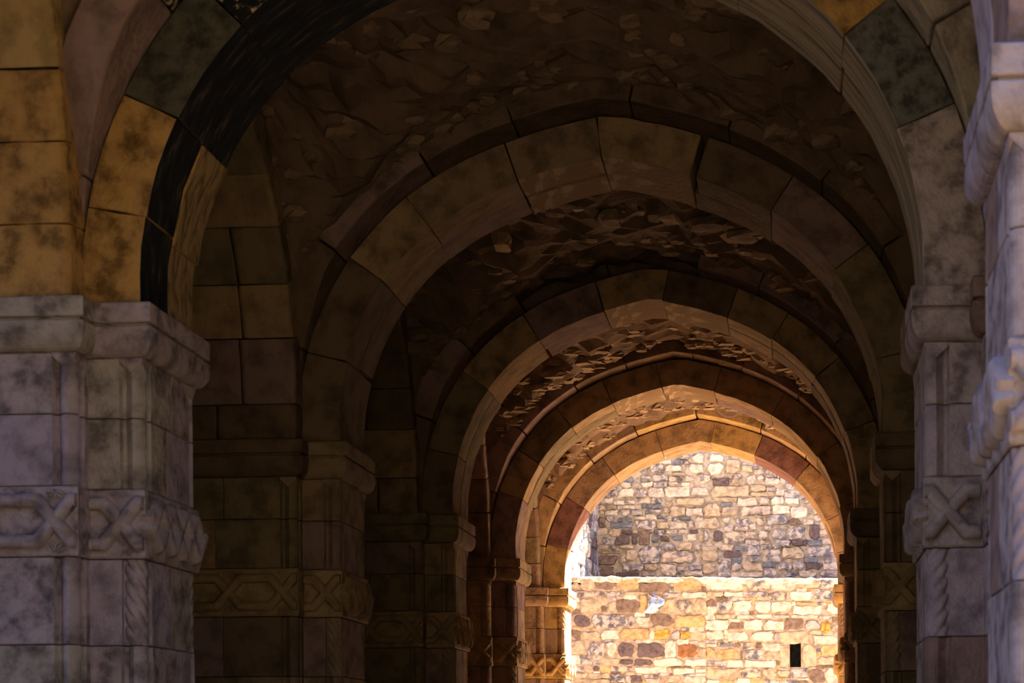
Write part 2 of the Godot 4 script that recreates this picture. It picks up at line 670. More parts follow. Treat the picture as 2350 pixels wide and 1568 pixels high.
# ------------------------------------------------------------------ vault bays and side arches
func _bay(i: int):
	var za: float = AZ[i] - TH - PROUD
	var zb: float = AZ[i + 1] + PROUD
	var xl: float = (AL[i] + AL[i + 1]) * 0.5
	var xr: float = (AR[i] + AR[i + 1]) * 0.5
	var between := "between the %s and %s arches from the courtyard" % [SPOKEN[4 - i], SPOKEN[5 - i]]
	# longitudinal arches on both sides
	for sd in [-1, 1]:
		var x0: float = (xl - ARM - 0.012) if sd < 0 else (xr + ARM + 0.012)
		var a := thing("side_arch", "%s side arch %s" % ["left" if sd < 0 else "right", between], "arch", Vector3.ZERO, "side arches along the passage", true)
		var c := curve(-za, -zb, 1.62)
		var js := joints(c.len, [], 0.25, 0.36)
		var kinds: Array = ["ochre", "gold", "ochre"] if i == 0 else PALETTE
		for k in js.size() - 1:
			var cut := rng.randf_range(0.35, 0.6)
			var key: String = pick(kinds)
			for piece in 2:
				var xa: float = x0 + float(sd) * SIDE * (0.0 if piece == 0 else cut)
				var xb: float = x0 + float(sd) * SIDE * (cut if piece == 0 else 1.0)
				var s0 := js[k]
				var s1 := js[k + 1]
				var f := func(p: Vector3) -> Vector3:
					var q := on_curve(c, lerpf(s0 + 0.0016, s1 - 0.0016, p.x), lerpf(0.0, 0.26, p.y))
					return Vector3(lerpf(xa, xb, p.z), CAP + q.y, -q.x)
				part("voussoir", block(f, Vector3i(3, 1, 2), Vector3(0.007 / (s1 - s0), 0.05, (0.035 if piece == 0 else 0.012) / absf(xb - xa)), 0.007), stone(key), a)
	# the vault web: two barrels that cut through each other
	var top := thing("ceiling", "rough rubble groin vault %s" % between, "vault", Vector3.ZERO, "vault bays", true)
	var cp := curve(xl, xr, RISE)
	var cq := curve(-za - 0.06, -zb + 0.06, 1.92)
	var px := PackedVector2Array()
	var nq := 64
	for k in nq + 1:
		px.append(on_curve(cp, cp.len * k / nq, 0.37))
	var qz := PackedVector2Array()
	qz.append(Vector2(-za - PROUD - 0.2, 0.0))
	for k in nq + 1:
		qz.append(on_curve(cq, cq.len * k / nq, 0.0))
	qz.append(Vector2(-zb + PROUD + 0.2, 0.0))
	var fn := FastNoiseLite.new()
	fn.noise_type = FastNoiseLite.TYPE_CELLULAR
	fn.cellular_return_type = FastNoiseLite.RETURN_DISTANCE2_SUB
	fn.seed = 100 + i
	fn.frequency = 5.0
	var st := SurfaceTool.new()
	st.begin(Mesh.PRIMITIVE_TRIANGLES)
	st.set_smooth_group(-1)
	var rows := []
	for r in qz.size():
		var row := PackedVector3Array()
		for k in px.size():
			var y := maxf(px[k].y, qz[r].y)
			var p := Vector3(px[k].x, CAP + y, -qz[r].x)
			var amp := 0.13 * smoothstep(0.9, 1.5, y)
			p.y += (fn.get_noise_3dv(p * Vector3(1, 1, 1.6)) + 0.5) * amp + rough_noise.get_noise_3dv(p * 3.0) * amp * 0.8
			row.append(p)
		rows.append(row)
	for r in rows.size() - 1:
		for k in px.size() - 1:
			var here: Vector3 = rows[r][k]
			if i == 2 and absf(here.x + 0.04) < 0.10 and absf(here.z + 13.0) < 0.16:
				continue
			_tri(st, rows[r][k], rows[r + 1][k + 1], rows[r + 1][k])
			_tri(st, rows[r][k], rows[r][k + 1], rows[r + 1][k + 1])
	st.generate_normals()
	part("vault_web", st.commit(), stone("brown"), top)
	# stones that stick out of the torn webs
	var st2 := SurfaceTool.new()
	st2.begin(Mesh.PRIMITIVE_TRIANGLES)
	st2.set_smooth_group(-1)
	for n in (260 if i < 3 else 800):
		var r := rng.randi_range(8, rows.size() - 9)
		var k := rng.randi_range(6, px.size() - 7)
		var p: Vector3 = rows[r][k]
		if p.y < CAP + 1.0:
			continue
		var s := rng.randf_range(0.03, 0.085)
		_add_lump(st2, p + Vector3(0, 0.02, 0), Vector3(s * 1.4, s * 0.6, s), 1000 * i + n, 6, Basis(Vector3.UP, rng.randf() * TAU))
	st2.generate_normals()
	var rub := part("rubble", st2.commit(), stone("tan"), top)
	rub.set_meta("kind", "stuff")
	if i == 2:
		_torn_vault(top)

# loosened stones and torn mortar around the hole in this bay's crown
func _torn_vault(top: Node3D):
	for e in [[-0.80, 1.93, 0.13, 0.045], [-0.62, 1.885, 0.14, 0.04], [-0.44, 1.905, 0.13, 0.045], [-0.31, 1.96, 0.08, 0.05]]:
		part("torn_mortar", lump(Vector3(e[0], CAP + e[1], -12.92), Vector3(e[2], e[3], 0.12), rng.randi(), 9), stone("palemortar"), top, "pale torn mortar edge")
	for e in [[-0.20, 1.925, 0.085, 0.05, "tan"], [-0.19, 1.83, 0.09, 0.045, "tan"], [0.10, 1.86, 0.06, 0.05, "brown"], [0.24, 1.855, 0.14, 0.05, "tan"], [0.46, 1.79, 0.16, 0.05, "brown"], [0.70, 1.70, 0.15, 0.045, "tan"], [-0.93, 1.72, 0.07, 0.09, "buff"]]:
		part("loose_stone", lump(Vector3(e[0], CAP + e[1], -12.95), Vector3(e[2], e[3], 0.16), rng.randi(), 8), stone(e[4]), top)

# ------------------------------------------------------------------ piers
func corner(at: Vector2, da: Vector2, db: Vector2, round_: bool) -> PackedVector2Array:
	# da, db: unit vectors from the corner along the two faces, entering along da, leaving along db
	var out := PackedVector2Array()
	var c := 0.092
	var g := 0.024
	if not round_:
		out.append(at + da * 0.012)
		out.append(at + db * 0.012)
		return out
	var r := 0.042
	out.append(at + da * c)
	out.append(at + da * (c - 0.006) + db * g)
	out.append(at + da * (r * 1.7) + db * g)
	var ctr := at + (da + db) * r
	for k in 6:
		var t := PI * 0.5 * k / 5.0
		out.append(ctr - db * r * cos(t) - da * r * sin(t))
	out.append(at + db * (r * 1.7) + da * g)
	out.append(at + db * (c - 0.006) + da * g)
	out.append(at + db * c)
	return out

func notch(at: Vector2, da: Vector2, db: Vector2) -> PackedVector2Array:
	return PackedVector2Array([at + da * 0.088, at + da * 0.088 + db * 0.02, at + (da + db) * 0.02, at + db * 0.088 + da * 0.02, at + db * 0.088])

func _pier(i: int, sd: int):
	var side := "left" if sd < 0 else "right"
	var look := "weathered" if i < 2 else "smooth"
	var t := thing("stone_pier", "%s carved sandstone pier under the %s arch from the courtyard, %s side facing it" % [look, arch_words(i), side], "pier", Vector3.ZERO, "carved piers of the passage")
	var x0: float = AL[i] if sd < 0 else AR[i]
	var s := float(sd)
	var zn: float = AZ[i]
	var zf := zn - TH
	var xa := x0 + s * ARM            # inner face of the long arm
	var xb := xa + s * SIDE           # back of the pier
	var kinds: Array = PALETTE
	if i == 5:
		kinds = ["buff", "tan", "gold"]
	if i < 2:
		kinds = ["greyrose", "mauve", "greytan", "greyrose"] if sd < 0 else ["mauve", "rose", "greyrose"]
	var IN := Vector2(s, 0)           # away from the passage
	var BK := Vector2(0, -1)          # towards the courtyard
	# --- courses of the shaft, from the capital down: [top, bottom, corner kind]
	var cap_lo := -0.205
	var rope_up := i == 5
	var courses := [[cap_lo, -0.44, "rope" if rope_up else "bead"], [-0.44, -0.715, "bead"],
		[-0.985, -1.32, "bead" if rope_up else "rope"], [-1.32, -1.75, "bead"], [-1.75, -2.25, "plain"], [-2.25, -2.8, "plain"], [-2.8, -CAP, "plain"]]
	for c in courses:
		var zcut := zn - TH * rng.randf_range(0.4, 0.62)
		var xcut := xa + s * SIDE * rng.randf_range(0.35, 0.65)
		var y1: float = CAP + c[0] - 0.002
		var y0: float = CAP + c[1] + 0.002
		var lv := [[y0, 0.003], [y0 + 0.004, 0.0], [(y0 + y1) * 0.5, 0.0], [y1 - 0.004, 0.0], [y1, 0.003]]
		for fb in 2:
			var front := fb == 0
			var zc := zn if front else zf
			var zz := zcut + (0.002 if front else -0.002)
			var IZ := BK if front else -BK
			# arm under the transverse arch
			var poly := PackedVector2Array([Vector2(xa + s * 0.02, zc)])
			poly.append_array(_corner_of(Vector2(x0, zc), IN, IZ, c[2]))
			poly.append(Vector2(x0, zz))
			poly.append(Vector2(xa + s * 0.02, zz))
			part("ashlar_block", prism(poly, lv), stone(pick(kinds)), t)
			# long arm
			var zl := zc + (PROUD if front else -PROUD)
			var p1 := PackedVector2Array([Vector2(xcut - s * 0.002, zl)])
			p1.append_array(_corner_of(Vector2(xa, zl), IN, IZ, "bead" if c[2] == "rope" and i != 5 else c[2]))
			p1.append(Vector2(xa, zz))
			p1.append(Vector2(xcut - s * 0.002, zz))
			part("ashlar_block", prism(p1, lv), stone(pick(kinds)), t)
			var p2 := PackedVector2Array([Vector2(xb, zl), Vector2(xcut + s * 0.002, zl), Vector2(xcut + s * 0.002, zz), Vector2(xb, zz)])
			part("ashlar_block", prism(p2, lv), stone(pick(kinds)), t)
			if c[0] == cap_lo and c[2] == "bead":
				for spot in [Vector2(x0, zc), Vector2(xa, zl)]:
					part("bead_stop", stop(spot, IN, IZ, y1), stone(kinds[0]), t)
			if c[2] == "rope":
				var at := Vector2(x0, zc) + (IN + IZ) * 0.047
				part("twisted_colonette", rope(Vector3(at.x, y0, at.y), y1 - y0, sd if front else -sd), stone(kinds[0]), t)
				if i == 5:
					at = Vector2(xa, zl) + (IN + IZ) * 0.047
					part("twisted_colonette", rope(Vector3(at.x, y0, at.y), y1 - y0, sd if front else -sd), stone(kinds[0]), t)
	# --- band of interlaced ribbons
	var by0 := CAP - 0.985 + 0.002
	var by1 := CAP - 0.715 - 0.002
	var pr := 0.010
	var outline := PackedVector2Array([Vector2(xb, zn + PROUD + pr), Vector2(xa - s * pr, zn + PROUD + pr), Vector2(xa - s * pr, zn + pr), Vector2(x0 - s * pr, zn + pr),
		Vector2(x0 - s * pr, zf - pr), Vector2(xa - s * pr, zf - pr), Vector2(xa - s * pr, zf - PROUD - pr), Vector2(xb, zf - PROUD - pr)])
	var band := part("interlace_band", prism(outline, [[by0, 0.006], [by0 + 0.008, 0.0], [by1 - 0.008, 0.0], [by1, 0.006]]), stone(kinds[kinds.size() - 1]), t)
	for k in outline.size() - 1:
		if k == 1 or k == 5:
			continue
		_ribbons(outline[k], outline[k + 1], s, by0, by1, band, k, kinds)
	# --- capital: abacus over a quarter roll, in three stones
	var sec := PackedVector2Array()
	sec.append(Vector2(-0.06, 0.0))
	for v in [[0.044, 0.0], [0.050, -0.006], [0.050, -0.074], [0.046, -0.078], [0.030, -0.080], [0.030, -0.088], [0.044, -0.090], [0.050, -0.096], [0.0505, -0.125]]:
		sec.append(Vector2(v[0], v[1]))
	for k in range(1, 7):
		var ang := PI * 0.5 * k / 6.0
		sec.append(Vector2(0.0505 * cos(ang) + 0.001, -0.125 - 0.08 * sin(ang)))
	sec.append(Vector2(-0.06, cap_lo))
	for k in sec.size():
		sec[k] = Vector2(sec[k].x, sec[k].y + CAP)
	var bits := [[Vector2(xb, zn + PROUD), Vector2(xa, zn + PROUD), Vector2(xa, zn + 0.04)],
		[Vector2(xa, zn + 0.036), Vector2(xa, zn), Vector2(x0, zn), Vector2(x0, zn - TH * 0.56)],
		[Vector2(x0, zn - TH * 0.565), Vector2(x0, zf), Vector2(xa, zf), Vector2(xa, zf - 0.036)],
		[Vector2(xa, zf - 0.04), Vector2(xa, zf - PROUD), Vector2(xb, zf - PROUD)]]
	for b in bits:
		part("capital", sweep(PackedVector2Array(b), -s, sec), stone(pick(kinds)), t)
	var core := PackedVector2Array([Vector2(xb, zn + PROUD - 0.04), Vector2(xa + s * 0.05, zn + PROUD - 0.04), Vector2(xa + s * 0.05, zn - 0.04), Vector2(x0 + s * 0.05, zn - 0.04),
		Vector2(x0 + s * 0.05, zf + 0.04), Vector2(xa + s * 0.05, zf + 0.04), Vector2(xa + s * 0.05, zf - PROUD + 0.04), Vector2(xb, zf - PROUD + 0.04)])
	part("capital_core", prism(core, [[CAP + cap_lo, 0.0], [CAP, 0.0]], 0.0), stone(kinds[0]), t)

func _corner_of(at: Vector2, da: Vector2, db: Vector2, kind: String) -> PackedVector2Array:
	if kind == "rope":
		return notch(at, da, db)
	return corner(at, da, db, kind == "bead")

# pointed stop that closes a corner bead just below the capital
func stop(at: Vector2, da: Vector2, db: Vector2, top: float) -> ArrayMesh:
	var st := SurfaceTool.new()
	st.begin(Mesh.PRIMITIVE_TRIANGLES)
	st.set_smooth_group(-1)
	var w := 0.094
	var o := at - (da + db) * 0.0015
	var lift := func(p: Vector2, y: float) -> Vector3: return Vector3(p.x, y, p.y)
	var tops := [lift.call(o + da * w, top), lift.call(o + da * w * 0.5, top), lift.call(o, top), lift.call(o + db * w * 0.5, top), lift.call(o + db * w, top)]
	var lows := [lift.call(o + da * w, top - 0.012), lift.call(o + da * w * 0.5, top - 0.055), lift.call(o, top - 0.012), lift.call(o + db * w * 0.5, top - 0.055), lift.call(o + db * w, top - 0.012)]
	var inner: Vector3 = lift.call(at + (da + db) * 0.06, top - 0.03)
	for k in 4:
		_tri(st, tops[k], tops[k + 1], lows[k + 1])
		_tri(st, tops[k], lows[k + 1], lows[k])
		_tri(st, lows[k], lows[k + 1], inner)
	st.generate_normals()
	return st.commit()

# small carved shell of five petals on a face with outward normal out
func palmette(at: Vector3, along: Vector3, out: Vector3, up: float) -> ArrayMesh:
	var st := SurfaceTool.new()
	st.begin(Mesh.PRIMITIVE_TRIANGLES)
	st.set_smooth_group(-1)
	for k in 5:
		var a := PI * (0.14 + 0.18 * k)
		var d := along * cos(a) + Vector3.UP * sin(a) * up
		var b := Basis(d, out, d.cross(out))
		_add_lump(st, at + d * 0.022, Vector3(0.020, 0.010, 0.006), 40 + k, 5, b)
	st.generate_normals()
	return st.commit()

func rope(at: Vector3, h: float, hand: int) -> ArrayMesh:
	var st := SurfaceTool.new()
	st.begin(Mesh.PRIMITIVE_TRIANGLES)
	st.set_smooth_group(0)
	var seg := 40
	var lv := maxi(int(h / 0.008), 4)
	var rows := []
	for i in lv + 1:
		var y := h * i / lv
		var row := PackedVector3Array()
		for j in seg:
			var th := TAU * j / seg
			var w := cos(5.0 * (th + hand * y * TAU / 0.30))
			var r := 0.045 - 0.011 * pow((1.0 - w) * 0.5, 3.0)
			row.append(at + Vector3(cos(th) * r, y, sin(th) * r))
		rows.append(row)
	for i in lv:
		for j in seg:
			var jn := (j + 1) % seg
			_tri(st, rows[i][j], rows[i + 1][j], rows[i + 1][jn])
			_tri(st, rows[i][j], rows[i + 1][jn], rows[i][jn])
	st.generate_normals()
	return st.commit()

func _ribbons(a: Vector2, b: Vector2, s: float, y0: float, y1: float, band: Node, face: int, kinds: Array):
	var L := a.distance_to(b)
	var e := (b - a) / L
	var n2 := Vector2(-e.y, e.x) * -s
	var nrm := Vector3(n2.x, 0, n2.y)
	var lo := y0 + 0.055
	var hi := y1 - 0.055
	var flat := 0.075
	var diag := 0.135
	var period := 2.0 * (flat + diag)
	if face == 0 or face == 6:
		flat = 0.17
		period = 2.0 * (flat + diag)
	var start := -flat * 0.4
	if face == 2 or face == 4:
		start = -0.02
	if face == 3:
		flat = 0.02
		period = 2.0 * (flat + diag)
		start = -0.05
	if face == 0:
		start = L - 0.02 - ceilf(L / period) * period
	if face == 0:
		var uc := start + flat + diag * 0.5
		while uc < L - 0.03:
			if uc > 0.05:
				var e3 := Vector3(e.x, 0, e.y)
				var base := _lift(a, e, Vector2(uc, 0.0))
				part("palmette", palmette(Vector3(base.x, y0 + 0.012, base.z) + nrm * 0.002, e3, nrm, 1.0), stone(kinds[kinds.size() - 1]), band)
				part("palmette", palmette(Vector3(base.x, y1 - 0.012, base.z) + nrm * 0.002, e3, nrm, -1.0), stone(kinds[kinds.size() - 1]), band)
			uc += flat + diag
	for strand in 2:
		# polyline of this strand in (u, y), clipped to the face
		var pts := []
		var u := start - period
		var high := strand == 0
		while u < L + period:
			var y := hi if high else lo
			pts.append(Vector2(u, y))
			pts.append(Vector2(u + flat, y))
			u += flat + diag
			high = not high
		var clip := PackedVector3Array()
		var c0 := 0.004
		var c1 := L - 0.004
		for k in pts.size() - 1:
			var p: Vector2 = pts[k]
			var q: Vector2 = pts[k + 1]
			if q.x <= c0 or p.x >= c1:
				continue
			var t0 := clampf((c0 - p.x) / (q.x - p.x), 0, 1)
			var t1 := clampf((c1 - p.x) / (q.x - p.x), 0, 1)
			var pa := p.lerp(q, t0)
			var pb := p.lerp(q, t1)
			if clip.is_empty():
				clip.append(_lift(a, e, pa))
			var steps := 3
			for m in range(1, steps + 1):
				var pm := pa.lerp(pb, float(m) / steps)
				clip.append(_lift(a, e, pm))
		if clip.size() > 1:
			part("ribbon", ribbon(clip, nrm, 0.028, 0.034 + 0.006 * strand), stone(kinds[kinds.size() - 1]), band)

func _lift(a: Vector2, e: Vector2, p: Vector2) -> Vector3:
	var q := a + e * p.x
	return Vector3(q.x, p.y, q.y)

# ------------------------------------------------------------------ floor, side walls, end walls, roof
func _shell():
	var f := thing("floor", "worn tan stone floor running through the vaulted passage", "floor", Vector3.ZERO, "", true)
	part("floor_slab", box_block(Vector3(-4, -0.4, -22.2), Vector3(4, 0.0, -3.9), 0.01, 0.0, 9.0), stone("floor"), f)
	var g := thing("floor_outside", "dull dry grass ground in front of the porch arch", "ground", Vector3.ZERO, "", true)
	part("ground_slab", box_block(Vector3(-40, -0.5, -3.9), Vector3(40, -0.05, 60), 0.01, 0.0, 90.0), stone("grass"), g)
	for sd in [-1, 1]:
		var s := float(sd)
		var w := thing("wall_left" if sd < 0 else "wall_right", "thick outer stone wall closing the %s side of the passage" % ("left" if sd < 0 else "right"), "wall", Vector3.ZERO, "", true)
		var xa := 1.50 + ARM + SIDE
		# the porch bay stands open on the left, the last bay on the right
		var spans := [[-4.83, -5.62, 0.0], [-5.62, -7.20, 4.6], [-7.20, -21.5, 0.0]] if sd < 0 else [[-4.83, -18.33, 0.0], [-18.33, -20.71, 4.95], [-20.71, -21.5, 0.0]]
		for sp in spans:
			part("wall_core", box_block(Vector3(minf(s * xa, s * (xa + 0.9)), sp[2], sp[1]), Vector3(maxf(s * xa, s * (xa + 0.9)), 15.0, sp[0]), 0.001, 0.0, 9.0), stone("brown"), w)
		for i in 6:
			var x0: float = (AL[i] if sd < 0 else AR[i]) + s * (ARM + 0.03)
			var x1: float = s * (xa + 0.01)
			part("springer_core", box_block(Vector3(minf(x0, x1), CAP + 0.002, AZ[i] - TH - PROUD + 0.2), Vector3(maxf(x0, x1), CAP + 2.24, AZ[i] + PROUD - 0.2), 0.01, 0.0, 9.0), stone("brown"), w)
	var r := thing("ceiling_roof", "stone roof above the vault bays, raised to shade the porch ground", "roof", Vector3.ZERO, "", true)
	part("raised_roof_mass", box_block(Vector3(-3.4, CAP + 2.25, -21.5), Vector3(3.4, 15.0, -4.83), 0.01, 0.0, 9.0), stone("brown"), r)  # unseen roof mass, raised with the walls to cast shade on the ground outside
	for e in [[0, "wall_porch", "rose stone front wall above the porch arch", "rose"], [5, "wall_court", "golden stone wall above the arch that opens on the courtyard", "buff"]]:
		var i: int = e[0]
		var w := thing(e[1], e[2], "wall", Vector3.ZERO, "", true)
		var zc: float = AZ[i] if i == 0 else AZ[i] - TH + 0.3
		var st := SurfaceTool.new()
		st.begin(Mesh.PRIMITIVE_TRIANGLES)
		st.set_smooth_group(-1)
		var c := curve(AL[i], AR[i], RISE)
		var line := PackedVector2Array([Vector2(-3.4, 0), Vector2(AL[i] - 0.23, 0)])
		for k in 41:
			line.append(on_curve(c, c.len * k / 40.0, 0.23))
		line.append(Vector2(AR[i] + 0.23, 0)); line.append(Vector2(3.4, 0))
		for z in [zc, zc - 0.3]:
			for k in line.size() - 1:
				var p := line[k]
				var q := line[k + 1]
				var a := Vector3(p.x, CAP + p.y, z)
				var b := Vector3(q.x, CAP + q.y, z)
				var bt := Vector3(q.x, 15.0, z)
				var at := Vector3(p.x, 15.0, z)
				_tri(st, a, at, bt); _tri(st, a, bt, b)
		st.generate_normals()
		part("wall_face", st.commit(), stone(e[3]), w)

# unseen trees, added behind the viewer to block the low sky from the passage
func _added_trees():
	var t := thing("added_trees_opposite", "row of unseen trees added to hide the low sky across from the porch", "trees", Vector3.ZERO, "", true)
	var leaf := StandardMaterial3D.new()
	leaf.albedo_color = Color(0.19, 0.21, 0.14)
	leaf.roughness = 0.9
	for k in 7:
		var at := Vector3(-18.0 + 6.0 * k + rng.randf_range(-0.8, 0.8), -0.05, 10.5 + rng.randf_range(-1.2, 1.2))
		part("trunk", lump(at + Vector3(0, 1.6, 0), Vector3(0.3, 2.0, 0.3), 500 + k, 9), stone("brown"), t)
		var st := SurfaceTool.new()
		st.begin(Mesh.PRIMITIVE_TRIANGLES)
		st.set_smooth_group(-1)
		for n in 130:
			var d := Vector3(rng.randf_range(-1, 1), rng.randf_range(-1, 1), rng.randf_range(-1, 1))
			if d.length() > 1.0:
				d = d.normalized()
			var s := rng.randf_range(0.5, 1.1)
			_add_lump(st, at + Vector3(0, 5.6, 0) + d * Vector3(3.8, 4.8, 2.2), Vector3(s, s * 0.9, s), 7000 + k * 100 + n, 6)
		st.generate_normals()
		part("crown", st.commit(), leaf, t)

# ------------------------------------------------------------------ the courtyard
const LOW_Z := -26.0
const UP_Z := -29.6
const RETURN_X := -1.99
# stones of the two rubble walls, centimetres on the wall: left, bottom, right, top, kind
const LOW_STONES := [
	[-196,384,-186,390,"o"], [-196,375,-187,383,"t"], [-185,372,-166,389,"t"], [-164,373,-137,390,"b"], [-135,373,-105,388,"o"], [-104,369,-64,381,"b"], [-58,371,-20,388,"o"],
	[-95,382,-60,388,"p"], [-194,363,-151,371,"a"], [-150,363,-126,370,"g"], [-124,365,-98,369,"t"], [-72,360,-52,367,"g"], [-47,359,-14,367,"w"], [-185,341,-157,360,"t"],
	[-156,342,-148,351,"b"], [-148,342,-136,357,"t"], [-136,341,-104,359,"b"], [-103,341,-94,364,"o"], [-73,341,-56,359,"t"], [-53,340,-33,357,"a"], [-32,337,-14,358,"t"],
	[-193,323,-171,339,"d"], [-170,321,-120,338,"x"], [-119,323,-111,338,"x"], [-109,321,-91,335,"p"], [-90,322,-58,338,"b"], [-57,320,-15,336,"o"], [-197,306,-184,318,"b"],
	[-182,305,-158,316,"t"], [-156,305,-133,318,"w"], [-132,305,-92,319,"o"], [-84,304,-63,318,"y"], [-62,304,-49,316,"g"], [-49,306,-37,315,"y"], [-36,302,-15,314,"t"],
	[-197,285,-178,303,"t"], [-175,283,-153,302,"x"], [-150,282,-137,300,"w"], [-135,282,-113,301,"d"], [-108,280,-71,299,"d"], [-70,280,-55,302,"w"], [-54,280,-27,297,"r"],
	[-26,293,-15,300,"p"], [-26,279,-15,292,"t"], [-186,271,-169,279,"g"], [-168,271,-159,278,"g"], [-159,270,-132,279,"t"], [-131,271,-114,278,"d"], [-112,269,-87,278,"d"],
	[-86,268,-47,278,"w"], [-44,268,-15,277,"w"], [-196,262,-180,269,"g"], [-168,262,-159,269,"d"], [-145,261,-114,268,"a"], [-112,259,-68,267,"w"], [-67,259,-62,266,"t"],
	[-59,257,-30,265,"w"], [-29,258,-15,264,"w"], [-196,253,-177,260,"t"], [-175,252,-145,259,"t"], [-144,246,-124,258,"x"], [-117,246,-102,256,"d"], [-99,252,-77,257,"g"],
	[-97,244,-78,251,"p"], [-76,245,-47,255,"t"], [-46,245,-15,254,"p"], [-196,246,-145,251,"t"], [-14,371,-8,384,"w"], [-8,370,35,383,"w"], [40,369,72,383,"a"],
	[72,368,107,383,"p"], [108,371,139,382,"t"], [140,370,162,382,"g"], [-13,361,9,368,"t"], [10,361,35,367,"w"], [35,360,69,367,"g"], [70,355,95,366,"a"],
	[99,355,129,366,"w"], [131,355,157,369,"g"], [0,341,22,355,"g"], [23,341,47,355,"w"], [51,339,72,355,"w"], [74,339,101,353,"p"], [103,336,145,347,"w"],
	[107,349,134,352,"o"], [135,348,148,352,"g"], [149,336,164,350,"w"], [-2,331,25,337,"t"], [27,331,49,336,"w"], [54,331,74,336,"w"], [77,331,98,335,"g"],
	[100,330,136,335,"p"], [137,329,155,334,"g"], [-15,316,16,329,"w"], [16,316,35,326,"b"], [36,316,62,329,"w"], [63,315,90,328,"w"], [91,316,117,330,"b"],
	[119,315,140,327,"g"], [141,310,152,326,"y"], [155,311,166,322,"a"], [-15,303,9,315,"p"], [15,301,43,313,"w"], [45,301,76,312,"w"], [77,301,84,312,"g"],
	[85,297,125,313,"t"], [129,296,164,308,"p"], [-15,293,0,298,"p"], [1,293,23,299,"g"], [24,292,31,299,"b"], [32,290,52,298,"a"], [53,290,60,298,"b"], [61,287,85,297,"w"],
	[-15,278,-2,292,"o"], [0,277,28,291,"o"], [31,275,35,287,"b"], [36,276,62,288,"x"], [65,274,80,287,"t"], [85,265,97,295,"t"], [116,265,134,296,"t"], [140,280,164,294,"o"],
	[-13,267,13,275,"g"], [14,265,35,275,"w"], [37,265,79,274,"w"], [135,267,163,278,"t"], [-15,249,27,264,"t"], [29,251,60,264,"a"], [62,248,79,264,"t"],
	[82,251,98,261,"t"], [99,250,122,263,"g"], [123,243,144,262,"b"], [145,243,163,264,"p"],
]
